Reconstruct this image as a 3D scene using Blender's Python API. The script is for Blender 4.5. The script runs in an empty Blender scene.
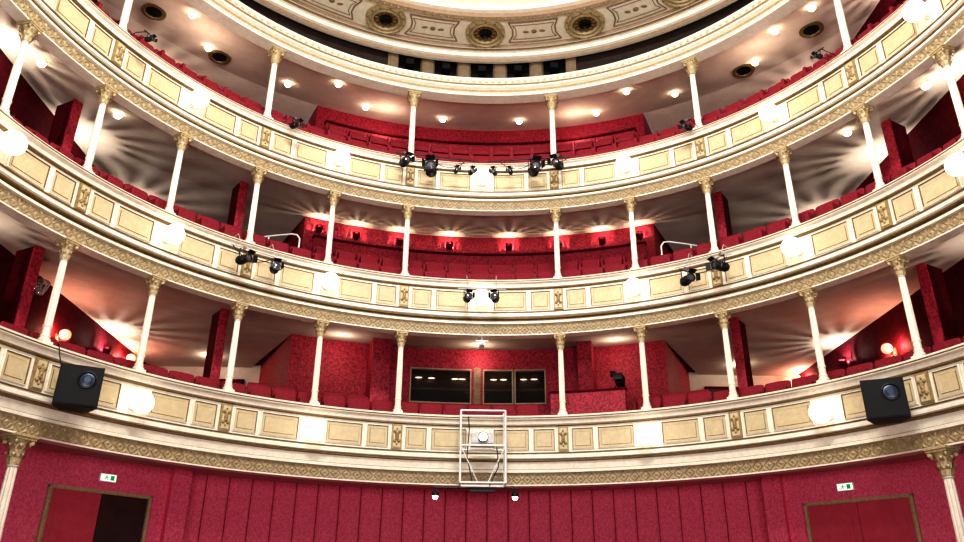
import bpy, math, random
from mathutils import Matrix, Vector
random.seed(7)
rad=math.radians
H=0.5; CY=8.805; R=8.05; DK=12.92
SC=bpy.context.scene; COL=SC.collection
# ---------------------------------------------------------------- materials
def mk(name,base,rough=.5,metal=0,var=None,scale=6,bump=0,bscale=30,emit=None,estr=0,kind='noise',spec=.5,lo=.32,hi=.68,alpha=1):
    m=bpy.data.materials.new(name); m.use_nodes=True
    nt=m.node_tree; b=nt.nodes['Principled BSDF']
    b.inputs['Base Color'].default_value=(*base,1); b.inputs['Roughness'].default_value=rough
    b.inputs['Metallic'].default_value=metal; b.inputs['Alpha'].default_value=alpha
    b.inputs['Specular IOR Level'].default_value=spec
    tc=nt.nodes.new('ShaderNodeTexCoord')
    if var:
        if kind=='noise':
            t=nt.nodes.new('ShaderNodeTexNoise'); t.inputs['Scale'].default_value=scale; t.inputs['Detail'].default_value=8; t.inputs['Roughness'].default_value=.7; o=t.outputs['Fac']
        else:
            t=nt.nodes.new('ShaderNodeTexVoronoi'); t.inputs['Scale'].default_value=scale; o=t.outputs['Distance']
        nt.links.new(tc.outputs['Object'],t.inputs['Vector'])
        r=nt.nodes.new('ShaderNodeValToRGB'); r.color_ramp.elements[0].position=lo; r.color_ramp.elements[1].position=hi
        r.color_ramp.elements[0].color=(*var,1); r.color_ramp.elements[1].color=(*base,1)
        nt.links.new(o,r.inputs['Fac']); nt.links.new(r.outputs['Color'],b.inputs['Base Color'])
    if bump:
        n=nt.nodes.new('ShaderNodeTexNoise'); n.inputs['Scale'].default_value=bscale; n.inputs['Detail'].default_value=4
        nt.links.new(tc.outputs['Object'],n.inputs['Vector'])
        bp=nt.nodes.new('ShaderNodeBump'); bp.inputs['Strength'].default_value=bump; bp.inputs['Distance'].default_value=.02
        nt.links.new(n.outputs['Fac'],bp.inputs['Height']); nt.links.new(bp.outputs['Normal'],b.inputs['Normal'])
    if emit:
        b.inputs['Emission Color'].default_value=(*emit,1); b.inputs['Emission Strength'].default_value=estr
    return m
CREAM=mk('cream_paint',(.82,.765,.655),.42,var=(.68,.61,.48),scale=8,bump=.2,bscale=60,lo=.28,hi=.58)
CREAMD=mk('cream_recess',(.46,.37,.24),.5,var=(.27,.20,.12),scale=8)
PIER=mk('brown_beige_paint',(.17,.12,.075),.5,var=(.10,.07,.045),scale=8)
GOLD=mk('old_gold',(.25,.16,.06),.42,.25,var=(.12,.075,.028),scale=14,bump=.3,bscale=80)
GILT=mk('pale_gilt',(.60,.49,.30),.45,.1,var=(.32,.24,.12),scale=20,bump=.3,bscale=80)
PANEL=mk('panel_tan_cream',(.60,.50,.32),.5,var=(.49,.40,.24),scale=10,bump=.2,bscale=120)
RED=mk('red_velvet',(.32,.009,.030),.75,var=(.12,.003,.011),scale=30,bump=.5,bscale=80)
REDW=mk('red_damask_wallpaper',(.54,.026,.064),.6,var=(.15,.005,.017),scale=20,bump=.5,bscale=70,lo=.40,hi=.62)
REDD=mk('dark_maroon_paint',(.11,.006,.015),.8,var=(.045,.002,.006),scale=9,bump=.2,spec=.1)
REDS=mk('crimson_damask_panels',(.95,.20,.32),.7,var=(.64,.075,.16),scale=24,bump=.5,bscale=80,lo=.36,hi=.64)
REDG=mk('crimson_panel_seam',(.26,.016,.04),.8,var=(.18,.010,.026),scale=9)
SOFF=mk('soffit_plaster',(.64,.575,.49),.85,var=(.52,.46,.39),scale=2.5,bump=.15,bscale=12,spec=.15)
SOFFP=mk('pink_plaster',(.86,.71,.60),.8,var=(.72,.57,.48),scale=2.5,bump=.1,bscale=12,spec=.15)
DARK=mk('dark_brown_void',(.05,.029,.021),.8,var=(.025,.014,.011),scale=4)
VOID=mk('dark_leaf_foyer_shade',(.060,.022,.020),.7,var=(.035,.014,.013),scale=4)
BLACK=mk('black_metal',(.012,.012,.014),.38,.4,var=(.02,.02,.022),scale=20)
BLACKP=mk('black_plastic',(.010,.010,.011),.6,var=(.006,.006,.007),scale=15,bump=.2,bscale=150,spec=.25)
STEEL=mk('steel',(.55,.55,.56),.3,.9,var=(.4,.4,.42),scale=20)
GREY=mk('grey_enamel',(.52,.51,.49),.4,.1,var=(.36,.35,.34),scale=12)
WHITE=mk('white_enamel',(.88,.87,.85),.35,var=(.74,.73,.70),scale=10)
GLASS=mk('dark_glass',(.018,.016,.015),.04,.2,var=(.03,.027,.024),scale=1.5,alpha=.68)
GLASSK=mk('black_glass',(.006,.006,.006),.15,0,var=(.01,.01,.01),scale=1.5)
CRYS=mk('crystal',(.85,.85,.88),.05,.7,var=(.6,.6,.65),scale=30)
LENS=mk('lens_glass',(.10,.11,.14),.05,.6,var=(.2,.2,.24),scale=8)
LENSB=mk('blue_horn',(.05,.07,.11),.3,.3,var=(.03,.045,.075),scale=8)
GLOBE=mk('opal_globe_lit',(1,.93,.80),.3,emit=(1,.93,.78),estr=2.1,var=(.98,.92,.8))
BULB=mk('bulb_lit',(1,.9,.75),.3,emit=(1,.84,.62),estr=12,var=(.98,.9,.75))
WARM=mk('warm_globe_lit',(.9,.4,.3),.5,emit=(1,.36,.20),estr=1.3,var=(.85,.36,.26),spec=.1)
CARPET=mk('red_carpet',(.16,.005,.014),.9,var=(.08,.002,.007),scale=40,bump=.5,bscale=200)
WOOD=mk('booth_wood',(.30,.19,.11),.5,var=(.14,.08,.04),scale=6)
GREEN=mk('exit_green',(.0,.38,.12),.4,var=(.0,.32,.1),emit=(0,.5,.16),estr=.3)
SIGNW=mk('exit_white',(.85,.9,.85),.4,var=(.8,.86,.8),emit=(.9,1,.9),estr=.6)
REDL=mk('door_red_lacquer',(.60,.08,.125),.4,var=(.48,.05,.09),scale=5)
CEIL=mk('ceiling_cream',(.90,.85,.74),.5,var=(.74,.68,.55),scale=5,bump=.2,bscale=25)
# ---------------------------------------------------------------- mesh builder
class MB:
    def __init__(s): s.v=[];s.f=[];s.m=[];s.sm=[]
    def add(s,vs,fs,mat=0,sm=False,M=None):
        o=len(s.v)
        for p in vs:
            p=Vector(p); s.v.append(tuple(M@p) if M else tuple(p))
        for f in fs: s.f.append([i+o for i in f]); s.m.append(mat); s.sm.append(sm)
        return s
    def box(s,c,d,mat=0,M=None,taper=1):
        x,y,z=d[0]/2,d[1]/2,d[2]/2; vs=[]
        for dz in (-1,1):
            k=1 if dz<0 else taper
            for dx,dy in ((-1,-1),(1,-1),(1,1),(-1,1)): vs.append((c[0]+dx*x*k,c[1]+dy*y*k,c[2]+dz*z))
        return s.add(vs,[(3,2,1,0),(4,5,6,7),(0,1,5,4),(1,2,6,5),(2,3,7,6),(3,0,4,7)],mat,False,M)
    def lathe(s,prof,seg=16,mat=0,M=None,flute=0,sm=True,sharp=True):
        for i in range(len(prof)-1):
            (r0,z0),(r1,z1)=prof[i],prof[i+1]; vs=[]
            for (r,z) in ((r0,z0),(r1,z1)):
                for j in range(seg):
                    a=2*math.pi*j/seg; rr=r*(1-flute*(j%2)); vs.append((rr*math.cos(a),rr*math.sin(a),z))
            fs=[(j,(j+1)%seg,seg+(j+1)%seg,seg+j) for j in range(seg)]
            s.add(vs,fs,mat,sm and not flute,M)
        return s
    def tube(s,a,b,r,seg=8,mat=0,r2=None,M=None):
        a=Vector(a);b=Vector(b);d=b-a; L=d.length
        if L<1e-6: return s
        q=d.to_track_quat('Z','Y').to_matrix().to_4x4(); T=Matrix.Translation(a)@q
        if M: T=M@T
        r2=r if r2 is None else r2
        return s.lathe([(0.0005,0),(r,0),(r2,L),(0.0005,L)],seg,mat,T)
    def path(s,pts,r,seg=6,mat=0,M=None):
        for i in range(len(pts)-1): s.tube(pts[i],pts[i+1],r,seg,mat,M=M)
        return s
    def sphere(s,c,r,mat=0,seg=16,rings=9,sc=(1,1,1),M=None):
        vs=[];fs=[]
        for i in range(rings+1):
            t=math.pi*i/rings
            for j in range(seg):
                a=2*math.pi*j/seg; vs.append((c[0]+r*sc[0]*math.sin(t)*math.cos(a),c[1]+r*sc[1]*math.sin(t)*math.sin(a),c[2]+r*sc[2]*math.cos(t)))
        for i in range(rings):
            for j in range(seg): fs.append((i*seg+j,(i+1)*seg+j,(i+1)*seg+(j+1)%seg,i*seg+(j+1)%seg))
        return s.add(vs,fs,mat,True,M)
    def mesh(s,name,mats):
        me=bpy.data.meshes.new(name); me.from_pydata(s.v,[],s.f)
        for m in mats: me.materials.append(m)
        for p,mi,sm in zip(me.polygons,s.m,s.sm): p.material_index=mi; p.use_smooth=sm
        me.update(); return me
    def obj(s,name,mats,parent=None,loc=(0,0,0),rz=0,rx=0):
        o=bpy.data.objects.new(name,s.mesh(name,mats)); COL.objects.link(o)
        o.location=loc; o.rotation_euler=(rx,0,rz)
        if parent: o.parent=parent
        return o
def empty(name,loc,rz=0,rx=0):
    o=bpy.data.objects.new(name,None); o.empty_display_size=.1; COL.objects.link(o); o.location=loc; o.rotation_euler=(rx,0,rz); return o
def tag(o,label=None,cat=None,group=None,kind=None):
    if label:o['label']=label
    if cat:o['category']=cat
    if group:o['group']=group
    if kind:o['kind']=kind
    return o
def cp(ph,r,z): a=rad(ph); return (r*math.sin(a),r*math.cos(a),z)
def W(ph,r,z): a=rad(ph); return (r*math.sin(a),CY+r*math.cos(a),z+H)
XW=9.2; YW=12.5; PC=26.0
def rout(ph):
    a=abs(ph)
    if a<=PC: return 10.6
    if a>=90: return XW
    return min(XW/math.sin(rad(a)),YW/math.cos(rad(a)))
def rmid(ph): return min(10.6,rout(ph))
def revolve(mb,prof,a0,a1,step=1.5,mat=0,sm=True):
    n=max(1,int(round((a1-a0)/step)))
    for i in range(len(prof)-1):
        vs=[];
        for (r,z) in (prof[i],prof[i+1]):
            for j in range(n+1):
                a=a0+(a1-a0)*j/n; vs.append(cp(a,r(a) if callable(r) else r,z))
        fs=[(j,j+1,n+1+j+1,n+1+j) for j in range(n)]
        mm=mat[i] if isinstance(mat,(list,tuple)) else mat
        mb.add(vs,fs,mm,sm)
    return mb
def endcaps(mb,prof,a0,a1,mat=0):
    for a in (a0,a1): mb.add([cp(a,r,z) for r,z in prof],[list(range(len(prof)))],mat)
def wedge(mb,a0,a1,r0,r1,z0,z1,mat=0,step=2):
    pr=[(r0,z0),(r0,z1),(r1,z1),(r1,z0),(r0,z0)]
    revolve(mb,pr,a0,a1,step,mat,True); endcaps(mb,pr[:4],a0,a1,mat); return mb
def copy_thing(src,loc,rz,rx=None):
    o=src.copy(); COL.objects.link(o); o.location=loc; 
    o.rotation_euler=(src.rotation_euler[0] if rx is None else rx,0,rz)
    def rec(s,d):
        for ch in s.children:
            if ch==d: continue
            c=ch.copy(); COL.objects.link(c); c.parent=d; rec(ch,c)
    rec(src,o); return o
A=95
# ---------------------------------------------------------------- balconies
TB=[3.998,7.229,10.420]; TF=[2.52,5.875,9.099]; RS=[2.80,6.38,9.68]
F1=[-.47,-.27,-.05]; F2=[-.12,.32,.72]
NAMES=["cream and gold lower balcony front above the stalls","cream and gold middle balcony front with globe lamps","cream and gold upper balcony front below the gallery columns"]
def panel_mesh(a0,a1,z0,z1,r,mats=(0,1)):
    mb=MB(); mpd=rad(1)*r
    lv=[(0,0.0,2),(0,.006,2),(.008,.006,0),(.008,.028,0),(.020,.032,0),(.032,.008,2),(.042,.004,1),(.080,.004,1),(.086,.016,2),(.091,.016,1),(.098,.012,1)]
    n=5; loops=[]
    for ins,h,m in lv:
        b0=a0+ins/mpd; b1=a1-ins/mpd; y0=z0+ins; y1=z1-ins; L=[]
        for j in range(n+1): L.append(cp(b0+(b1-b0)*j/n,r-h,y0))
        for j in range(n+1): L.append(cp(b1-(b1-b0)*j/n,r-h,y1))
        loops.append(L)
    N=2*(n+1)
    for i in range(len(lv)-1):
        mb.add(loops[i]+loops[i+1],[(j,(j+1)%N,N+(j+1)%N,N+j) for j in range(N)],lv[i+1][2])
    mb.add(loops[-1],[(j,j+1,N-2-j,N-1-j) for j in range(n)],1)
    return mb
def plaque_mesh(ph,z0,z1,r):
    mb=MB(); w=.8
    for (ins,h,m) in ((0,.05,0),(.035,.065,1)):
        k=ins/(rad(1)*r); wedge(mb,ph-w+k,ph+w-k,r-h,r,z0+ins,z1-ins,m)
    zc=(z0+z1)/2
    for s in (-1,1):
        for dz in (-.1,.1):
            c=cp(ph+s*.33,r-.07,zc+dz); mb.sphere(c,.035,0,8,5)
            c=cp(ph+s*.12,r-.075,zc+dz*.5); mb.sphere(c,.026,0,8,5,(1,1,1.6))
    mb.sphere(cp(ph,r-.07,zc),.04,0,10,6,(1,1,1.3)); mb.sphere(cp(ph,r-.07,zc+.16),.022,0,8,5); mb.sphere(cp(ph,r-.07,zc-.16),.022,0,8,5)
    return mb
PLQ=mk('plaque_gold',(.40,.29,.14),.42,.2,var=(.22,.15,.065),scale=14,bump=.3,bscale=80)
for t in range(3):
    b=TB[t]; fb=TF[t]
    root=empty('balcony',(0,CY,H)); tag(root,NAMES[t],'balcony',group='theatre balconies')
    fr=fb+.27
    pr=[(.14,b-.5),(.14,b),(-.16,b),(-.20,b-.03),(-.20,b-.085),(-.13,b-.11),(-.11,b-.18),(-.05,b-.20),(-.05,b-.80),(-.10,b-.815),(-.10,b-.85),(-.15,b-.865),(-.15,b-.915),(-.05,b-.945),(-.0,fr+.075),(-.07,fr+.07),(-.12,fr+.045),(-.12,fr),(-.04,fr)]
    mb=MB(); revolve(mb,[(R+o,z) for o,z in pr],-A,A)
    par=mb.obj('parapet',[CREAM],root)
    mb=MB(); revolve(mb,[(R-.108,b-.186),(R-.115,b-.213),(R-.05,b-.226)],-A,A); revolve(mb,[(R-.05,b-.779),(R-.125,b-.791),(R-.115,b-.817)],-A,A); revolve(mb,[(R-.10,b-.927),(R-.107,b-.960),(R-.03,b-.980)],-A,A); revolve(mb,[(R-.205,b-.046),(R-.212,b-.058),(R-.205,b-.070)],-A,A); revolve(mb,[(R-.03,fr+.082),(R-.075,fr+.072),(R-.085,fr+.06)],-A,A)
    mb.obj('gilt_shade_moulding',[GOLD],par)  # dark gilt lines, their tone doubling as shade in the moulding grooves
    for k in range(-7,8,1):
        z0,z1=b-.74,b-.265; r=R-.05
        if k%2==0 :
            for s in (-1,1):
                c=k*DK
                for (u0,u1) in ((2.0,7.7),(8.2,11.7)):
                    a0,a1=sorted((c+s*u0,c+s*u1))
                    if abs(a0)>A-2 or abs(a1)>A-2: continue
                    panel_mesh(a0,a1,z0,z1,r).obj('panel',[CREAM,PANEL,GOLD],par)
        elif abs(k)<7: plaque_mesh(k*DK,z0-.02,z1+.02,r).obj('plaque',[PLQ,PANEL],par)
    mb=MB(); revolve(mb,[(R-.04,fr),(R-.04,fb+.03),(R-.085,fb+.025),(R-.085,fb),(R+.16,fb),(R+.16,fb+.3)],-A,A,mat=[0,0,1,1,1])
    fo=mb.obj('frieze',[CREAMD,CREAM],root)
    mb=MB(); cell=.225; n=int(rad(2*A)*R/cell); da=2*A/n; zc=(fr+fb+.03)/2; hh=(fr-fb-.03)/2-.012; q=R-.04
    for i in range(n):
        c=-A+da*(i+.5); hw=da*.5*.96
        P=[(0,hh),(hw,0),(0,-hh),(-hw,0)]; k=.78
        o=[cp(c+u,q-.006,zc+v) for u,v in P]; m_=[cp(c+u*.89,q-.026,zc+v*.89) for u,v in P]; i_=[cp(c+u*k,q-.006,zc+v*k) for u,v in P]
        mb.add(o+m_+i_,[(j,(j+1)%4,4+(j+1)%4,4+j) for j in range(4)]+[(4+j,4+(j+1)%4,8+(j+1)%4,8+j) for j in range(4)])
        kk=.42; P2=[cp(c+u*kk,q-.004,zc+v*kk) for u,v in P]+[cp(c,q-.04,zc)]
        mb.add(P2,[(j,(j+1)%4,4) for j in range(4)])
        for sz in (-1,1):
            T=[cp(c+da*.5-da*.2,q-.003,zc+sz*hh),cp(c+da*.5+da*.2,q-.003,zc+sz*hh),cp(c+da*.5,q-.003,zc+sz*hh*.35),cp(c+da*.5,q-.028,zc+sz*hh*.78)]
            mb.add(T,[(0,1,3),(1,2,3),(2,0,3)])
    mb.obj('lattice_ornament',[GILT],fo)
    mb=MB(); revolve(mb,[(R+.145,b-.02),(R+.145,b+.05),(R+.18,b+.075),(R+.27,b+.075),(R+.30,b+.05),(R+.30,b-.02),(R+.145,b-.02)],-A,A); mb.obj('armrest_rail',[RED],root)
    pr=[(R+.17,fb+.2),(rmid,RS[t]),(rout,RS[t]),(rout,b+F2[t]),(9.1,b+F2[t]),(9.1,b+F1[t]),(R+.17,b+F1[t]),(R+.17,fb+.2)]
    mb=MB(); revolve(mb,pr,-A,A,1.0,mat=[0,0,1,1,1,1,1]); tag(mb.obj('floor_balcony',[SOFF,CARPET],loc=(0,CY,H)),kind='structure')
# ---------------------------------------------------------------- columns
def column(h,s=1.0,cs=1.15):
    rt=empty('column',(0,0,0))
    m=MB(); m.box((0,0,.03*s),(.20*s,.20*s,.06*s)); m.lathe([(.09*s,.06*s),(.1*s,.075*s),(.098*s,.1*s),(.075*s,.115*s),(.072*s,.13*s),(.082*s,.14*s),(.08*s,.16*s),(.066*s,.175*s)],16)
    ba=m
    sh=MB(); hc=.30*s*cs; sh.lathe([(.066*s,.17*s),(.064*s,.30*s)],16); sh.lathe([(.064*s,.30*s),(.075*s,.31*s),(.075*s,.335*s),(.062*s,.35*s)],16)
    sh.lathe([(.064*s,.35*s),(.063*s,h*.5),(.056*s,h-hc-.03*s)],20,flute=.15); sh.lathe([(.056*s,h-hc-.03*s),(.07*s,h-hc-.015*s),(.057*s,h-hc)],16)
    ca=MB(); z0=h-hc; s0=s; s=s*cs
    ca.lathe([(.052*s,z0),(.06*s,z0+.1*s),(.08*s,z0+.2*s),(.105*s,z0+.25*s)],16)
    for ring,(zz,hh,rr,out,n) in enumerate(((z0,.11*s,.06*s,.05*s,8),(z0+.08*s,.12*s,.066*s,.065*s,8))):
        for i in range(n):
            M=Matrix.Rotation(2*math.pi*(i+.5*ring)/n,4,'Z'); w=.022*s
            vs=[(rr,-w,zz),(rr,w,zz),(rr+.012*s,w*1.2,zz+hh*.6),(rr+.012*s,-w*1.2,zz+hh*.6),(rr+out,w*.8,zz+hh),(rr+out,-w*.8,zz+hh),(rr+out*1.1,0,zz+hh*.75)]
            ca.add(vs,[(0,1,2,3),(3,2,4,5),(5,4,6)],0,False,M)
    for i in range(4):
        M=Matrix.Rotation(math.pi/4+i*math.pi/2,4,'Z'); ca.sphere((.125*s,0,z0+.225*s),.03*s,0,10,6,(1,.6,1),M)
    ca.box((0,0,z0+.262*s),(.23*s,.23*s,.025*s)); ca.box((0,0,z0+.2875*s),(.26*s,.26*s,.025*s))
    ba.obj('base',[CREAM],rt); sh.obj('shaft',[CREAM],rt); c_=ca.obj('capital',[GILT],rt); c_['label']='leafy capital in pale gilt'
    return rt
def place_cols(h,zb,ks,label,group,s=1.0):
    src=None
    for k in ks:
        ph=k*DK; loc=W(ph,R,zb)
        if src is None: src=column(h,s); src.location=loc; src.rotation_euler=(0,0,-rad(ph)); o=src
        else: o=copy_thing(src,loc,-rad(ph))
        tag(o,label,'column',group)
ks=[-6,-5,-4,-3,-2,-1,1,2,3,4,5,6]
place_cols(TF[1]-TB[0],TB[0],ks,"slender cream column with leafy capital on lower balcony parapet","lower balcony columns")
place_cols(TF[2]-TB[1],TB[1],ks,"slender cream column with leafy capital on middle balcony parapet","middle balcony columns")
place_cols(12.43-TB[2],TB[2],[-5,-3,-1,1,3,5],"tall slender cream column carrying the ceiling cornice","upper balcony columns",1.12)
place_cols(TF[0]+H,-H,[-5,5],"tall cream column with leafy capital standing on stalls floor","stalls columns",1.3)
# ---------------------------------------------------------------- ceiling & cornice
mb=MB(); revolve(mb,[(8.2,12.6),(8.15,12.43),(7.80,12.43),(7.80,12.48),(7.76,12.50),(7.76,12.58),(7.68,12.61),(7.66,12.65),(7.60,12.67),(7.60,12.73),(7.56,12.75),(7.56,12.80),(7.60,12.84),(7.75,12.86),(7.76,12.92),(7.95,12.96),(7.97,13.04),(8.5,13.27),(8.55,13.2),(9.22,13.2)],-A,A)
tag(mb.obj('trim_1',[CREAM],loc=(0,CY,H)),kind='structure')
mb=MB(); revolve(mb,[(7.755,12.505),(7.72,12.54),(7.755,12.575)],-A,A); revolve(mb,[(7.665,12.645),(7.61,12.655),(7.605,12.675)],-A,A); revolve(mb,[(7.61,12.842),(7.70,12.868),(7.76,12.864)],-A,A)
n=150
for i in range(n):
    c=-A+2*A*(i+.5)/n; wedge(mb,c-.3,c+.3,7.585,7.62,12.68,12.72,0,5)
tag(mb.obj('trim_2',[GILT],loc=(0,CY,H)),kind='structure')
mb=MB(); revolve(mb,[(8.14,12.6),(rmid,13.24),(rout,13.24)],-A,A,1.0); tag(mb.obj('ceiling_gallery',[SOFFP],loc=(0,CY,H)),kind='structure')
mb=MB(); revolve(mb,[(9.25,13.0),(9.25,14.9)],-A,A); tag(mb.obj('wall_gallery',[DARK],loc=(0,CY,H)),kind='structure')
cpz=[(9.3,14.85),(8.99,14.74),(8.97,14.58),(8.95,14.40),(8.84,14.38),(8.80,14.46),(8.72,14.47),(8.69,14.55),(8.62,14.56),(8.60,14.63),(8.54,14.58),(8.50,14.58),(8.46,14.66),(7.48,14.66),(7.45,14.58),(7.36,14.57),(7.33,14.50),(7.18,14.50),(7.15,14.60),(7.02,14.60),(6.98,14.70),(6.5,14.9),(6.3,14.85),(6.2,14.95),(4,15.3),(.01,15.5)]
cm=[0,0,0,0,1,0,0,0,1,0,0,1,0,1,0,1,2,1,0,0,0,0,1,0,0]
mb=MB(); revolve(mb,cpz,-180,180,2.0,mat=cm)
RBR=mk('umber_outline',(.34,.23,.14),.5,var=(.22,.14,.08),scale=12)
tag(mb.obj('ceiling',[CEIL,RBR,CREAMD],loc=(0,CY,H)),kind='structure')
mb=MB()
n=240
for i in range(n):
    c=360*i/n; mb.sphere(cp(c,7.26,14.49),.035,0,6,4)
for base in range(-180,180,20):
    c=base+10-.0
    for (hw,r0,r1,tr) in ((5.0,7.58,8.36,.022),(4.2,7.70,8.24,.012)):
        for rr in (r0,r1):
            mb.path([cp(c-hw+2*hw*j/8,rr,14.650) for j in range(9)],tr,5)
        for s in (-1,1): mb.path([cp(c+s*hw,r0,14.650),cp(c+s*hw*.84,7.85,14.650),cp(c+s*hw*.84,8.09,14.650),cp(c+s*hw,r1,14.650)],tr,5)
    mb.sphere(cp(c,7.97,14.65),.08,0,10,6,(1,1,.35))
    for s in (-1,1): mb.sphere(cp(c+s*1.6,7.97,14.65),.05,0,10,6,(1.8,1,.35))
tag(mb.obj('trim_3',[RBR],loc=(0,CY,H)),kind='structure')
def rosette():
    rt=empty('ceiling_rosette',(0,0,0))
    m=MB(); m.lathe([(.55,0),(.53,-.09),(.46,-.10),(.43,-.02),(.40,-.02),(.38,-.09),(.34,-.09),(.32,-.01),(.001,-.01)],32); 
    m.obj('moulded_ring',[GILT],rt)
    m=MB(); m.lathe([(.33,-.012),(.12,-.02)],24)
    for i in range(12):
        M=Matrix.Rotation(2*math.pi*i/12,4,'Z'); m.sphere((.25,0,-.03),.07,0,10,6,(1.2,.55,.5),M)
        m.sphere((.495,0,-.10),.024,0,8,5,(1,1,1),M)
    m.obj('petals',[GOLD],rt)
    m=MB(); m.lathe([(.17,-.02),(.17,-.07),(.12,-.08),(.10,-.03),(.001,-.03)],20); m.obj('dark_centre',[BLACK],rt)
    return rt
src=None
for ph in (-38.6,-19.3,.4,20,38.9):
    loc=W(ph,7.96,14.66)
    if src is None: src=rosette(); src.location=loc; src.rotation_euler=(0,0,-rad(ph)); o=src
    else: o=copy_thing(src,loc,-rad(ph))
    tag(o,"round bronze-gilt plaster rosette with dark centre on ceiling","ceiling rosette","ceiling rosettes")
wn=0
mb=MB()
for c,w_ in ((-16,.9),(-9.75,1.0),(-3.25,1.0),(3.25,1.0),(9.75,1.0),(16,.9)):
    wedge(mb,c-w_,c+w_,9.10,9.24,13.22,14.82,0); wedge(mb,c-w_*.5,c+w_*.5,9.07,9.10,13.6,14.6,1)
PIER2=mk('brown_pier_paint',(.28,.20,.13),.5,var=(.18,.13,.08),scale=8)
tag(mb.obj('trim_4',[PIER2,PIER2],loc=(0,CY,H)),kind='structure')
for c in (-13,-6.5,0,6.5,13):
    wn+=1; mb=MB(); a=2.2
    wedge(mb,c-a,c+a,9.2,9.22,13.4,14.78,1)
    for (x0,x1,z0,z1) in ((c-a,c-a+.22,13.38,14.8),(c+a-.22,c+a,13.38,14.8),(c-a,c+a,13.38,13.45),(c-a,c+a,14.70,14.8)): wedge(mb,x0,x1,9.16,9.23,z0,z1,0)
    mb.box(cp(c,9.0,14.2),(.22,.2,.18),2,None)
    tag(mb.obj('window_%d'%wn,[PIER,GLASSK,BLACKP],loc=(0,CY,H)),kind='structure')
# ---------------------------------------------------------------- walls
mb=MB(); revolve(mb,[(10.6,2.75),(10.6,13.3)],-PC,PC,2)
for s in (-1,1):
    a=cp(s*PC,10.6,0); b_=(s*YW*math.tan(rad(PC)),YW,0)
    mb.add([(a[0],a[1],2.7),(b_[0],b_[1],2.7),(b_[0],b_[1],13.3),(a[0],a[1],13.3)],[(0,1,2,3)])
tag(mb.obj('wall_rear',[REDW],loc=(0,CY,H)),kind='structure')
mb=MB()
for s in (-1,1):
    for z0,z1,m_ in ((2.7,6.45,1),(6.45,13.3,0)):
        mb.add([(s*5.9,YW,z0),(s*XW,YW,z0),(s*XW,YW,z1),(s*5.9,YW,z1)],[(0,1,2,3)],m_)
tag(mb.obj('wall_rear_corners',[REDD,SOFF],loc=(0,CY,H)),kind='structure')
for i,s in enumerate((-1,1)):
    root=empty('door_%d'%(3+i),(s*7.35,CY+YW-.02,H+3.88)); root['kind']='structure'
    m=MB(); m.box((-.82,-.04,1.05),(.07,.09,2.1)); m.box((.82,-.04,1.05),(.07,.09,2.1)); m.box((0,-.04,2.1),(1.71,.09,.07)); m.obj('door_frame',[REDD],root)
    for sx in (-1,1):
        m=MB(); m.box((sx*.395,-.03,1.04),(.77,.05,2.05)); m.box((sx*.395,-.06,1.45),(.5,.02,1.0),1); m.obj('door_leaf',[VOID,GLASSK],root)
mb=MB(); n=27; g=37.0; pts=[]
for i in range(n):
    a0=-g+2*g*i/n; a1=-g+2*g*(i+1)/n; d=a1-a0
    pts+=[(a0,10.59,1),(a0+.02*d,10.59,1),(a0+.025*d,10.57,0),(a0+.07*d,10.558,0),(a0+.10*d,10.57,0),(a0+.90*d,10.57,0),(a0+.93*d,10.558,0),(a0+.975*d,10.57,0),(a0+.98*d,10.59,1)]
pts.append((g,10.59,1))
for (p,q) in zip(pts[:-1],pts[1:]):
    mb.add([cp(p[0],p[1],-H),cp(q[0],q[1],-H),cp(q[0],q[1],2.8),cp(p[0],p[1],2.8)],[(0,1,2,3)],1 if p[2] and q[2] else 0)
tag(mb.obj('wall_back',[REDS,REDG],loc=(0,CY,H)),kind='structure')
for s,nm in ((-1,'left'),(1,'right')):
    mb=MB()
    q=[(37,10.62),(37,10.05),(39.3,10.0),(39.3,10.2),(59,10.25),(63.5,10.28)]
    for a,b_ in zip(q[:-1],q[1:]):
        mb.add([cp(s*a[0],a[1],-H),cp(s*b_[0],b_[1],-H),cp(s*b_[0],b_[1],2.8),cp(s*a[0],a[1],2.8)],[(0,1,2,3)])
    tag(mb.obj('wall_stalls_'+nm,[REDS],loc=(0,CY,H)),kind='structure')
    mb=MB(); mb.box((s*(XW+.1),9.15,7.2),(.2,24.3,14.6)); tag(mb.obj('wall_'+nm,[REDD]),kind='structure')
mb=MB(); mb.box((0,9,-.1),(22,26,.2)); tag(mb.obj('floor',[CARPET]),kind='structure')
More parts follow.
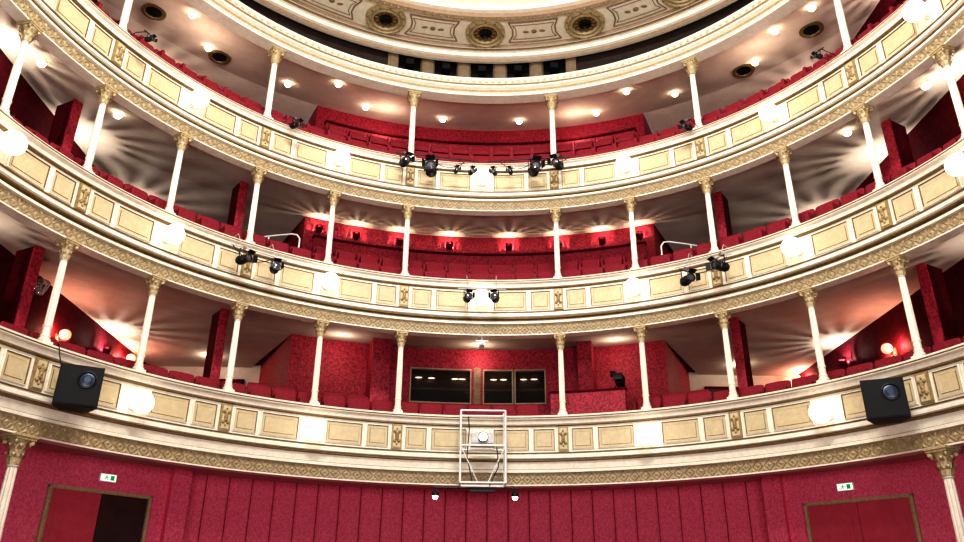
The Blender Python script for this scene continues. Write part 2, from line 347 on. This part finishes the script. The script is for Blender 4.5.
def door(nm,s,dark):
    a0,a1=(41.3,52.7) if s<0 else (41.6,53.6)
    p0=Vector(cp(s*39.3,10.2,0)); p1=Vector(cp(s*59,10.25,0)); d=(p1-p0).normalized()
    nrm=Vector((-d.y,d.x,0)); 
    if nrm.dot(Vector((0,-1,0)))<0: nrm=-nrm
    def at(a):
        dirv=Vector(cp(s*a,1,0))
        den=dirv.x*d.y-dirv.y*d.x; t=(p0.x*d.y-p0.y*d.x)/den; return dirv*t
    q0,q1=at(a0),at(a1); c=(q0+q1)/2; w=(q1-q0).length; h=2.18+H
    rz=math.atan2(nrm.x,-nrm.y)
    root=empty(nm,(c.x,c.y+CY,0),rz); root['kind']='structure'
    m=MB(); f=.05
    m.box((-w/2+f/2,-.05,h/2),(f,.10,h)); m.box((w/2-f/2,-.05,h/2),(f,.10,h)); m.box((0,-.05,h-f/2),(w,.10,f)); m.box((-w/2+f+.01,-.06,h/2),(.015,.10,h-f)); m.box((w/2-f-.01,-.06,h/2),(.015,.10,h-f)); m.box((0,-.06,h-f-.01),(w-2*f,.10,.015))
    m.obj('door_frame',[GILT],root)
    lw=(w-2*f)/2
    for i,sx in enumerate((-1,1)):
        mm=MB(); cx=sx*lw/2; mt=[REDL,STEEL,VOID]
        mm.box((cx,-.035,(h-f)/2),(lw-.01,.05,h-f),2 if (dark and sx==1) else 0)  # dark leaf is a closed board, its colour standing in for foyer shade
        if not(dark and sx==1):
            for zc,hh in ((h*.27,h*.38),(h*.70,h*.36)):
                mm.box((cx,-.068,zc),(lw*.72,.018,hh),0)
        lf=mm.obj('door_leaf',mt,root)
        if dark and sx==1: lf['label']='flat panel coloured dark in place of the unlit foyer opening'
        hm=MB(); hm.tube((sx*.08,-.12,1.0),(sx*.08,-.12,1.35),.014,8,0); hm.tube((sx*.08,-.12,1.02),(sx*.08,-.06,1.02),.01); hm.tube((sx*.08,-.12,1.33),(sx*.08,-.06,1.33),.01)
        hm.obj('handle',[STEEL],lf)
    e=empty('exit_sign',(at(46.7).x+nrm.x*.06,at(46.7).y+CY+nrm.y*.06,2.42+H),rz); e.scale=(.75,)*3
    tag(e,"illuminated green and white running figure exit sign above door","exit sign","exit signs")
    m=MB(); m.box((0,0,0),(.44,.07,.20)); m.obj('housing',[WHITE],e)
    m=MB(); m.box((0,-.04,0),(.40,.012,.165)); m.obj('lit_face',[SIGNW],e)
    m=MB(); y=-.049
    def pol(pp): m.add([(x,y,z) for x,z in pp],[list(range(len(pp)))])
    pol([(.05,-.06),(.15,-.06),(.15,.06),(.05,.06)])
    m.sphere((-.055,y,.052),.014,0,8,5,(1,.2,1))
    pol([(-.075,.0),(-.045,-.01),(-.03,.035),(-.062,.038)]); pol([(-.07,.0),(-.1,-.035),(-.135,-.035),(-.135,-.048),(-.09,-.05),(-.05,-.01)])
    pol([(-.06,.0),(-.04,-.005),(-.015,-.03),(-.03,-.065),(-.045,-.06),(-.035,-.03)]); pol([(-.04,.03),(-.01,.01),(.015,.015),(.015,.003),(-.015,-.004),(-.05,.018)]); pol([(-.06,.035),(-.095,.02),(-.105,-.01),(-.093,-.012),(-.083,.01),(-.055,.022)])
    m.obj('pictogram',[GREEN],e)
door('door_1',-1,True); door('door_2',1,False)
# ---------------------------------------------------------------- partitions / booth
def part(nm,label,cat,parts,group=None):
    r=empty(nm,(0,CY,H)); tag(r,label,cat,group)
    for n_,mb_,mats in parts: mb_.obj(n_,mats,r)
    return r
for t,zt in ((1,TB[1]+1.66),(2,TB[2]+2.0)):
    b=TB[t]+F2[t]+.01
    m=MB(); wedge(m,-25,25,10.12,10.18,b,zt,0)
    for i in range(16):
        c=-23.4+46.8*i/15; wedge(m,c-1.2,c+1.2,10.09,10.12,zt-.5,zt-.08,0)
    m2=MB(); wedge(m2,-25.2,25.2,10.06,10.22,zt,zt+.05,0)
    part('rear_screen','dark red panelled screen behind the rear seats','screen',[('panelled_screen',m,[REDW]),('top_rail',m2,[REDD])],'rear screens')
for t in (0,1):
    for c in (-62,-37.4,37.4,62):
        b=TB[t]+F2[t]+.01; z1=RS[t+1]-.16
        m=MB(); wedge(m,c-.4,c+.4,9.44,9.98,b,z1)
        m2=MB(); wedge(m2,c-.6,c+.6,9.40,9.44,b,z1)
        part('box_divider','slim maroon partition dividing the balcony boxes','divider',[('partition_panel',m,[REDD]),('face_board',m2,[REDW])],'box dividers')
m=MB(); wedge(m,-15.5,-12.8,9.75,10.5,4.0,6.28); wedge(m,14.4,16.5,9.75,10.5,4.0,6.28); wedge(m,-12.8,14.4,10.3,10.4,3.98,4.86); wedge(m,-12.8,14.4,10.3,10.4,5.76,6.30)
for a0,a1 in ((-12.8,-9.6),(-.95,.7),(9.55,14.4)): wedge(m,a0,a1,10.3,10.4,4.86,5.76)
mi=MB(); wedge(mi,-12.7,14.3,10.55,10.58,4.0,6.28)
for a in (-8,-5,-2.5,2.5,7.5): wedge(mi,a,a+1.2,10.50,10.55,4.9,5.35)
ml=MB()
for a in (-8.3,-6.5,-3.2,-2.2,2.2,3.6,6.4,7.9): ml.sphere(cp(a,10.46,5.55),.03,0,8,6,(3,.6,.6))  # glowing beads added as yellow reflection streaks in the panes
md=MB(); wedge(md,-.6,.35,10.26,10.3,4.86,5.8)
part('control_booth','red papered lighting control booth with wide dark windows','control booth',[('booth_wall',m,[REDW]),('interior_panelling',mi,[WOOD]),('pane_glints',ml,[BULB]),('wood_mullion',md,[WOOD])])
for (a0,a1) in ((-9.6,-.95),(.7,4.95),(5.15,9.55)):
    wn+=1; m=MB(); wedge(m,a0,a1,10.36,10.37,4.88,5.74,1)
    for (x0,x1,z0,z1) in ((a0,a0+.16,4.86,5.76),(a1-.16,a1,4.86,5.76),(a0,a1,4.86,4.89),(a0,a1,5.73,5.76)): wedge(m,x0,x1,10.27,10.38,z0,z1,0)
    tag(m.obj('window_%d'%wn,[CREAMD,GLASS],loc=(0,CY,H)),kind='structure')
m=MB(); wedge(m,10.6,21.5,9.08,9.16,3.90,4.80); m2=MB(); wedge(m2,10.4,21.7,9.04,9.2,4.80,4.84)
part('camera_position_screen','bright red low screen in front of camera position','screen',[('screen_panel',m,[REDW]),('top_rail',m2,[REDD])])
rt=empty('video_camera',W(20.3,9.75,3.90),-rad(20.3)); tag(rt,"black video camera on tripod behind red screen","video camera")
m=MB(); m.box((0,0,1.30),(.18,.42,.24)); m.box((0,.12,1.46),(.1,.2,.08)); m.obj('camera_body',[BLACKP],rt)
m=MB(); m.tube((0,-.19,1.30),(0,-.36,1.30),.07,14); m.box((0,-.38,1.30),(.20,.06,.15)); m.obj('lens',[BLACK],rt)
m=MB(); m.box((-.15,-.05,1.46),(.12,.18,.11)); m.tube((-.1,.1,1.28),(-.2,.35,1.15),.012); m.obj('viewfinder',[BLACKP],rt)
m=MB(); m.tube((0,0,1.18),(0,0,.7),.03)
for a in (90,210,330): m.tube((0,0,.95),(.32*math.cos(rad(a)),.32*math.sin(rad(a)),.0),.016)
m.obj('tripod',[BLACK],rt)
def handrail(ph,r,z,s):
    rt=empty('handrail',W(ph,r,z),-rad(ph)); tag(rt,"curved white metal handrail at end of seat row","handrail","row end handrails")
    m=MB(); pts=[(s*.0,-.3,0),(0,-.3,.75),(s*.06,-.25,.86),(s*.16,-.15,.9),(s*.5,.2,.92),(s*.75,.4,.9)]; m.path(pts,.02,8); m.obj('rail_tube',[WHITE],rt)
    m=MB(); m.tube((s*.6,.3,0),(s*.6,.3,.9),.018); m.obj('post',[WHITE],rt)
for s in (-1,1): handrail(s*28.5,9.5,TB[1]+F2[1],s)
# ---------------------------------------------------------------- seats
def seat():
    o=MB(); o.box((0,-.02,.42),(.42,.40,.10)); o.box((-.235,0,.34),(.03,.36,.62)); o.box((.235,0,.34),(.03,.36,.62)); o.box((0,.14,.2),(.4,.05,.4))
    rt=o.obj('theatre_seat',[RED])
    m=MB()
    prof=[(-.245,.38),(-.25,.80),(-.24,.845),(-.20,.86),(0,.865),(.20,.86),(.24,.845),(.25,.80),(.245,.38)]
    N=len(prof)
    def loop(k,y,dz=0): return [(x*k,y+(z-.38)*.15,(z-.6)*k+.6) for x,z in prof]
    L=[loop(1,.18),loop(1,.13),loop(.88,.10)]
    for a,b_ in zip(L[:-1],L[1:]): m.add(a+b_,[(j,j+1,N+j+1,N+j) for j in range(N-1)]+[(N-1,0,N,2*N-1)])
    m.add(L[-1],[list(range(N))]); m.add(L[0],[list(range(N))[::-1]])
    m.obj('backrest',[RED],rt)
    return rt
src=None
for t in range(3):
    nm=['lower','middle','upper'][t]
    b=TB[t]
    rows=[(8.62,F1[t],3.6,73.5),(9.4,F2[t],3.45,27 if t else 33)]
    for r,f,da,lim in rows:
        n=int(lim//da)
        for i in range(-n,n+1):
            ph=i*da
            if t==0 and r>9 and -16.5<ph<23.5: continue
            if t==0 and r<9 and 9.5<ph<22.6: continue
            loc=W(ph,r,b+f)
            if src is None: src=seat(); src.location=loc; src.rotation_euler=(0,0,-rad(ph)); o=src
            else: o=copy_thing(src,loc,-rad(ph))
            if r<9: o.scale=(1.06,1,(1+.16*max(0,min(1,(abs(ph)-22)/16))) if t else (1.10 if abs(ph)<36 else 1.06))
            else: o.scale=(1,1,1)
            tag(o,"red velvet tip-up theatre seat on the %s balcony"%nm,"theatre seat","%s balcony seats"%nm)
# ---------------------------------------------------------------- globe lamps
def globe():
    rt=empty('globe_lamp',(0,0,0))
    m=MB(); M=Matrix.Rotation(math.pi/2,4,'X'); m.lathe([(.001,0),(.10,0),(.10,.02),(.07,.04),(.05,.14)],20,0,M); m.obj('backplate',[CREAM],rt)
    m=MB(); m.sphere((0,-.31,0),.195,0,24,14); m.obj('glass_globe',[GLOBE],rt)
    return rt
src=None
for t in range(3):
    for k in (-6,-4,-2,0,2,4,6):
        if t==0 and k==0: continue
        loc=W(k*DK,R-.055,TB[t]-(.60 if t==0 else .52)); 
        if src is None: src=globe(); src.location=loc; src.rotation_euler=(0,0,-rad(k*DK)); o=src
        else: o=copy_thing(src,loc,-rad(k*DK))
        tag(o,"glowing opal globe lamp on balcony front","globe lamp","balcony front globe lamps")
# ---------------------------------------------------------------- sconces with slats added to cast rays
def sconce():
    rt=empty('wall_sconce',(0,0,0))
    m=MB(); m.box((0,-.01,-.05),(.10,.02,.20)); m.tube((0,0,-.08),(0,-.17,-.10),.012); m.obj('backplate',[REDW],rt)
    m=MB(); T=Matrix.Translation((0,-.17,0)); m.lathe([(.001,-.10),(.05,-.09),(.085,-.05),(.09,.03)],16,0,T)
    for i in range(16):
        a=2*math.pi*i/16; M=T@Matrix.Rotation(a,4,'Z'); m.box((.088,0,.06),(.010,.019,.09),0,M)  # slats added round the bulb to throw fan rays on the soffit
    m.obj('ray_shade',[REDD],rt)
    m=MB(); m.sphere((0,-.17,.0),.03,0,10,6); m.obj('bulb',[BULB],rt)
    return rt
def pl(loc,e,r=.03,col=(1,.84,.66)):
    l=bpy.data.lights.new('point_light','POINT'); l.energy=e; l.shadow_soft_size=r; l.color=col
    o=bpy.data.objects.new('point_light',l); COL.objects.link(o); o.location=loc; return o
src=None; SCN=[]
CW=(1,.90,.78)
for s in (-1,1):
    SCN.append(((s*XW,CY+3.2,5.45+H),s*-1*math.pi/2,30,CW))
    for ry,z,e in ((8.9,8.95,50),(5.8,8.9,50),(2.7,8.9,48),(12.0,8.9,38)): SCN.append(((s*XW,CY+ry,z+H),s*-1*math.pi/2,e,CW))
    for ry,z,e in ((9.4,5.82,38),): SCN.append(((s*XW,CY+ry,z+H),s*-1*math.pi/2,e,CW))
    for ry,z,e in ((8.0,12.45,38),(4.0,12.45,38)): SCN.append(((s*XW,CY+ry,z+H),s*-1*math.pi/2,e,CW))
    for ph in (4.5,12,18.5,24): SCN.append((W(s*ph,10.6,9.30),-rad(s*ph),12,(1,.82,.62)))
for loc,rz,e,col in SCN:
    if src is None: src=sconce(); src.location=loc; src.rotation_euler=(0,0,rz); o=src
    else: o=copy_thing(src,loc,rz)
    tag(o,"small maroon wall sconce on red wall, slats added to cast fan rays","wall sconce","rear wall sconces")
    d=Vector((math.sin(rz),-math.cos(rz),0)); v=Vector(loc)+d*.17+Vector((0,0,.045)); pl(v,e,.010,col)
def bracket():
    rt=empty('bracket_lamp',(0,0,0))
    m=MB(); m.box((0,-.01,-.05),(.10,.02,.22)); m.path([(0,-.02,-.08),(0,-.12,-.12),(0,-.18,-.04)],.012)
    m.obj('brass_arm',[GOLD],rt)
    m=MB(); m.sphere((0,-.18,.05),.12,0,14,9); m.obj('lit_globe',[WARM],rt)
    return rt
src=None
for s in (-1,1):
    for ry,z in ((7.35,5.46),(10.8 if s<0 else 12.1,6.02 if s<0 else 6.16)):
        loc=(s*XW,CY+ry,z+H); rz=-s*math.pi/2
        if src is None: src=bracket(); src.location=loc; src.rotation_euler=(0,0,rz); o=src
        else: o=copy_thing(src,loc,rz)
        tag(o,"brass wall bracket with warm glowing globe on maroon wall","wall lamp","lower balcony wall lamps")
        pl((loc[0]-s*.10,loc[1]-.30,loc[2]+.02),30,.04,(1,.42,.30)); pl((loc[0]-s*.10,loc[1]+.30,loc[2]+.02),12,.04,(1,.42,.30))
rt=empty('crystal_chandelier',(-XW+.02,CY+5.7,6.12+H),math.pi/2); tag(rt,"small crystal chandelier bracket hanging on maroon box wall","chandelier")
m=MB(); m.path([(0,0,0),(0,-.25,.06),(0,-.34,0)],.012); m.lathe([(.02,-.02),(.14,-.05),(.15,-.065),(.03,-.08)],14,0,Matrix.Translation((0,-.34,0))); m.obj('brass_frame',[GOLD],rt)
m=MB()
for i in range(10):
    a=i*.628
    for j in range(5): m.sphere((.14*(1-.15*j)*math.cos(a),-.34+.14*(1-.15*j)*math.sin(a),-.09-.055*j),.02,0,6,4,(1,1,1.4))
m.obj('crystal_drops',[CRYS],rt)
def pend():
    rt=empty('ceiling_globe_bulb',(0,0,0)); m=MB(); m.lathe([(.001,0),(.07,0),(.07,-.02),(.05,-.03)],12); m.obj('ceiling_cap',[CREAM],rt)
    m=MB(); m.sphere((0,0,-.06),.08,0,12,8,(1,1,.8)); m.obj('bulb',[BULB],rt); return rt
src=None
sl=(13.24-12.6)/(10.6-8.14)
pb=[(s*a,9.75,12.6+sl*(9.75-8.14)) for a in (6.46,19.4,32.3,45.2) for s in (-1,1)]+[(s*a,8.7,12.6+sl*(8.7-8.14)) for a in (25.8,51.7,58) for s in (-1,1)]
pb+=[(s*a,8.9,9.30+.155*(8.9-8.2)) for a in (58.5,70) for s in (-1,1)]
for ph,r,z in pb:
    loc=W(ph,r,z)
    if src is None: src=pend(); src.location=loc; o=src
    else: o=copy_thing(src,loc,0)
    tag(o,"small round lit bulb on the sloping soffit","ceiling bulb","soffit bulbs")
def vent():
    rt=empty('ceiling_vent',(0,0,0)); m=MB(); m.lathe([(.28,0),(.28,-.03),(.20,-.04),(.18,-.01)],24); m.obj('gilt_ring',[GOLD],rt)
    m=MB(); m.lathe([(.19,-.012),(.001,-.012)],24)
    for i in range(5): m.box((0,-.14+.07*i,-.02),(.30*math.cos((i-2)*.35),.012,.02))
    m.obj('dark_grille',[BLACK],rt); return rt
src=None
for ph,r in ((-43,9.9),(-54.5,9.6),(43,9.9),(54.5,9.6)):
    loc=W(ph,r,12.6+sl*(r-8.14)-.04)
    if src is None: src=vent(); src.location=loc; o=src
    else: o=copy_thing(src,loc,-rad(ph))
    tag(o,"round dark ventilation grille with gilt rim in soffit","ceiling vent","soffit vents")
# ---------------------------------------------------------------- stage lanterns
def lantern():
    rt=empty('stage_lantern',(0,0,0))
    m=MB(); Ry=Matrix.Rotation(math.pi/2,4,'X'); T=Matrix.Translation((0,0,-.27))@Ry
    m.lathe([(.001,-.16),(.09,-.16),(.11,-.12),(.11,.08),(.095,.10),(.095,.19),(.115,.19),(.115,.24),(.09,.24)],18,0,T)
    for i in range(4): m.lathe([(.11,-.10+.045*i),(.122,-.095+.045*i),(.11,-.09+.045*i)],18,0,T)
    m.obj('lamp_housing',[BLACK],rt)
    m=MB(); m.lathe([(.09,.225),(.05,.245),(.001,.25)],16,0,T); m.obj('lens',[LENS],rt)
    m=MB(); 
    for s in (-1,1): m.box((s*.135,-.02,-.15),(.008,.03,.28)); m.tube((s*.11,-.02,-.27),(s*.155,-.02,-.27),.02)
    m.box((0,-.02,-.012),(.278,.03,.008)); m.obj('yoke',[BLACK],rt)
    m=MB(); m.box((0,-.02,.03),(.05,.05,.08)); m.tube((-.04,-.02,.06),(.04,-.02,.06),.035,10); m.obj('clamp',[STEEL],rt)
    m=MB()
    for sz in (1,-1):
        M=Matrix.Translation((0,-.25,-.27+sz*.115))@Matrix.Rotation(-sz*.5,4,'X'); m.box((0,-.06,0),(.2,.12,.005),0,M)
    for sx in (-1,1):
        M=Matrix.Translation((sx*.115,-.25,-.27))@Matrix.Rotation(sx*.5,4,'Z'); m.box((0,-.06,0),(.005,.12,.2),0,M)
    m.obj('barn_doors',[BLACK],rt)
    return rt
LN=[(-14.8,9.97,.8),(-9.7,9.85,1.1),(9.6,9.92,1.05),(14.2,10.0,.85),(-35.6,10.17,.6),(38.4,10.22,.6),(-63.3,10.23,.42),(62.7,10.31,.42),(-41.3,6.58,.8),(-35.8,6.59,.75),(-2.5,6.57,.7),(2.3,6.58,.7),(35.1,6.52,.85),(41.2,6.64,.85),(-2.2,9.88,.5),(2.2,9.88,.5),(-5.0,9.9,.45),(5.2,9.9,.45)]
src=None
yaws=[.3,-.2,.3,-.35,.5,-.4,.2,-.3,.3,-.2,.15,-.15,.9,-.5,.3,-.3,.2,-.2]
for (ph,z,sc),yw in zip(LN,yaws):
    loc=W(ph,7.45,z+.27*sc)
    if src is None: src=lantern(); o=src; src.location=loc; src.rotation_euler=(0,0,-rad(ph)+yw)
    else: o=copy_thing(src,loc,-rad(ph)+yw)
    o.scale=(sc,)*3
    tag(o,"black stage spotlight with barn doors clamped to balcony bar" if sc>.55 else "small black spotlight on balcony bar","stage spotlight","balcony stage spotlights")
def bar(a0,a1,z,zp,mat,lab,tr=.018):
    rt=empty('lighting_bar',W((a0+a1)/2,7.45,z)); L=Vector(rt.location)
    def w(ph,r,zz): return tuple(Vector(W(ph,r,zz))-L)
    m=MB(); m.tube(w(a0,7.45,z),w(a1,7.45,z),tr,8); m.obj('pipe',[mat],rt)
    for a in (a0+(a1-a0)*.2,a1-(a1-a0)*.2):
        m=MB(); m.path([w(a,7.45,z),w(a,7.72,zp+.02),w(a,R+.02,zp+.02)],.009,6); m.obj('hook_bracket',[mat],rt)
    tag(rt,lab,'lighting bar','balcony lighting bars')
bar(-16.5,-1,10.20,TB[2],BLACK,'black pipe bar hooked over upper balcony rail')
bar(1,16.5,10.20,TB[2],BLACK,'black pipe bar hooked over upper balcony rail')
bar(-43.5,-34,6.84,TB[1],GREY,'grey pipe bar hooked over middle balcony rail',.014)
bar(33.5,43,6.86,TB[1],GREY,'grey pipe bar hooked over middle balcony rail',.014)
bar(-4.2,4.2,6.80,TB[1],GREY,'short grey pipe bar at centre of middle balcony',.014)
for a,z in ((-35.6,10.36),(38.4,10.41),(-63.3,10.36),(62.7,10.44)): bar(a-1.0,a+1.0,z,TB[2],BLACK,'short black bracket bar on upper balcony rail',.012)
def cable(pts,lab):
    m=MB(); P=[]
    for (p,q,sag) in pts:
        p=Vector(p);q=Vector(q)
        for j in range(9):
            t=j/8; v=p.lerp(q,t); v.z-=sag*4*t*(1-t); P.append(v)
    L=P[0].copy(); m.path([x-L for x in P],.010,5); o=m.obj('cable',[BLACK],loc=L); tag(o,lab,'cable','lantern cables')
cl='thin black power cable looping between stage spotlights'
cable([(W(-16,7.5,10.2),W(-9.7,7.5,10.2),.14),(W(-9.7,7.5,10.2),W(-3.3,7.5,10.2),.2)],cl)
cable([(W(3.3,7.5,10.2),W(9.6,7.5,10.2),.2),(W(9.6,7.5,10.2),W(16,7.5,10.2),.14)],cl)
cable([(W(-43,7.5,6.85),W(-36,7.5,6.85),.22)],cl); cable([(W(34,7.5,6.85),W(42,7.5,6.85),.22)],cl)
cable([(W(-64,7.78,4.0),W(-61.5,7.7,3.5),.2)],'black speaker cable running down balcony front')
# ---------------------------------------------------------------- speakers
def speaker():
    rt=empty('loudspeaker',(0,0,0))
    m=MB(); x0,x1=.32,.20
    vs=[(-x0,-.26,-.34),(x0,-.26,-.34),(x1,.22,-.28),(-x1,.22,-.28),(-x0,-.26,.34),(x0,-.26,.34),(x1,.22,.34),(-x1,.22,.34)]
    m.add(vs,[(3,2,1,0),(4,5,6,7),(0,1,5,4),(1,2,6,5),(2,3,7,6),(3,0,4,7)]); m.obj('cabinet',[BLACKP],rt)
    m=MB(); m.box((0,-.27,0),(.60,.025,.64)); m.box((0,-.285,0),(.56,.012,.60))
    m.obj('grille',[BLACKP],rt)
    m=MB(); T=Matrix.Translation((.10,-.29,.10))@Matrix.Rotation(math.pi/2,4,'X'); m.lathe([(.14,0),(.14,.025),(.125,.03),(.105,.012)],24,0,T); m.obj('horn_ring',[BLACK],rt)
    m=MB(); m.lathe([(.107,.010),(.09,.014),(.05,.03),(.001,.03)],24,0,T); m.obj('horn_dome',[LENSB],rt)
    m=MB(); m.path([(0,.1,.34),(0,.15,.46),(0,.30,.46)],.02); m.tube((0,.2,-.1),(0,.32,-.1),.025); m.obj('wall_bracket',[BLACK],rt)
    return rt
s1=speaker(); s1.location=W(-61.9,7.45,3.26); s1.rotation_euler=(rad(-4),0,-rad(-61.9)-.62)
tag(s1,"black wedge-shaped loudspeaker with round horn on balcony front","loudspeaker","balcony loudspeakers")
s2=copy_thing(s1,W(61.6,7.45,3.26),-rad(61.6)+.62); s2.rotation_euler=(rad(-4),0,-rad(61.6)+.62)
tag(s2,"black wedge-shaped loudspeaker with round horn on balcony front","loudspeaker","balcony loudspeakers")
# ---------------------------------------------------------------- projector rig
rt=empty('projector_cage',W(.3,7.3,2.45)); tag(rt,"white tubular cage hung on balcony front holding a projector","projector cage")
m=MB(); w,d,h=.46,.24,1.46
for x in (-w,w):
    for y in (-d,d): m.tube((x,y,0),(x,y,h),.022)
for z in (0,.74,h):
    for y in (-d,d): m.tube((-w,y,z),(w,y,z),.020)
    for x in (-w,w): m.tube((x,-d,z),(x,d,z),.016)
for x in (-w,w): m.tube((x,-d,0),(x,d,.74),.010); m.tube((x,-d,.74),(x,d,h),.010)
m.tube((-w,-d,.74),(-.1,-d,0),.010); m.tube((w,-d,.74),(.1,-d,0),.010)
m.obj('tube_frame',[WHITE],rt)
m=MB()
for x in (-w,w): m.path([(x,d,h-.02),(x,.50,h+.12),(x,.76,h+.12)],.014)
m.obj('hook_bracket',[WHITE],rt)
m=MB(); m.path([(-.3,d,h),(-.28,.22,1.15),(-.32,.22,.6),(-.2,.2,.05)],.012); m.path([(.3,.2,.8),(.34,.2,.4),(.15,.2,.0)],.012); m.obj('cable_loom',[BLACK],rt)
rp=empty('projector',W(.3,7.3,3.225)); tag(rp,"pale projector with bright lens inside the cage","projector")
m=MB(); m.box((0,0,.13),(.46,.34,.20)); m.box((0,0,.24),(.36,.28,.03)); m.box((0,0,.01),(.5,.3,.03)); m.obj('projector_body',[GREY],rp)
m=MB(); T=Matrix.Translation((.0,-.17,.14))@Matrix.Rotation(math.pi/2,4,'X'); m.lathe([(.10,0),(.10,.10),(.085,.10),(.08,.05)],20,0,T); m.obj('lens_barrel',[BLACK],rp)
m=MB(); m.lathe([(.082,.06),(.05,.085),(.001,.09)],18,0,T); m.obj('lens_glass',[BULB],rp)
rb=empty('lighting_bar',W(.3,7.3,2.38)); tag(rb,"black crossbar with small lit lamps under projector cage",'lighting bar')
m=MB(); m.tube((-.98,0,0),(.75,0,0),.022); m.tube((-.3,-.1,-.02),(.3,-.1,-.02),.02); m.box((0,0,-.05),(.5,.2,.07)); m.obj('pipe',[BLACK],rb)
for x in (-.95,.66):
    m=MB(); m.tube((x,0,0),(x,0,-.09),.015); m.lathe([(.02,-.06),(.07,-.10),(.075,-.17)],12,0,Matrix.Translation((x,0,0))); m.obj('lamp_holder',[BLACK],rb)
    m=MB(); m.sphere((x,0,-.18),.055,0,10,6); m.obj('bulb',[BULB],rb)
rc=empty('security_camera',W(.2,8.1,TF[1]+.01)); tag(rc,"small white ceiling camera hanging under the middle balcony","security camera")
m=MB(); m.tube((0,0,0),(0,0,-.14),.015); m.obj('stem',[WHITE],rc)
m=MB(); m.box((0,-.03,-.19),(.11,.26,.1)); m.tube((0,-.16,-.19),(0,-.2,-.19),.035); m.box((0,0,-.1),(.3,.03,.02)); m.obj('camera_body',[WHITE],rc)
# ---------------------------------------------------------------- lights
def area(loc,tgt,size,e,col):  # unseen area lights added as fill, no fixtures modelled
    l=bpy.data.lights.new('fill_area','AREA'); l.shape='RECTANGLE'; l.size=size[0]; l.size_y=size[1]; l.energy=e; l.color=col
    o=bpy.data.objects.new('fill_area',l); COL.objects.link(o); o.location=loc
    o.rotation_euler=(Vector(tgt)-Vector(loc)).to_track_quat('-Z','Y').to_euler(); return o
area((0,3.2,13.4),(0,15,4.5),(5,1.2),1350,(1,.98,.94))
area((0,-2.5,1.2),(0,13,6),(10,2),1000,(1,.96,.92))
area((0,4.5,7.5),(0,10,15),(4,2),600,(1,.95,.88))  # upward fill added to brighten ceiling and cornice
for ph in (0,-20,20): pl(W(ph,9.9,6.0),11,.15)  # unseen points added to light the lower balcony's red walls
for s in (-1,1): pl((s*7.2,CY+11.4,6.3+H),16,.1)
pl(W(0,10.47,5.6),3,.03)  # extra point added to brighten the booth interior
for s in (-1,1): pl(W(s*16,9.7,12.5),14,.1); pl(W(s*48,9.2,12.1),20,.12)
w=bpy.data.worlds.new('World'); SC.world=w; w.use_nodes=True
w.node_tree.nodes['Background'].inputs[0].default_value=(1,.96,.93,1); w.node_tree.nodes['Background'].inputs[1].default_value=.14
# ---------------------------------------------------------------- camera
th=rad(24.046); yw=rad(1.606); ro=rad(.443)
F=Vector((math.sin(yw)*math.cos(th),math.cos(yw)*math.cos(th),math.sin(th))); R0=Vector((math.cos(yw),-math.sin(yw),0)); U0=R0.cross(F)
SR=math.cos(ro)*R0+math.sin(ro)*U0; SU=-math.sin(ro)*R0+math.cos(ro)*U0
cam=bpy.data.cameras.new('Camera'); co=bpy.data.objects.new('Camera',cam); COL.objects.link(co); SC.camera=co
M=Matrix(((SR.x,SU.x,-F.x,-.456),(SR.y,SU.y,-F.y,0),(SR.z,SU.z,-F.z,H),(0,0,0,1))); co.matrix_world=M
cam.sensor_width=36; cam.lens=774.738/964*36; cam.clip_end=200
SC.view_settings.view_transform='Standard'
try: SC.view_settings.look='High Contrast'
except Exception: pass
SC.view_settings.exposure=.08
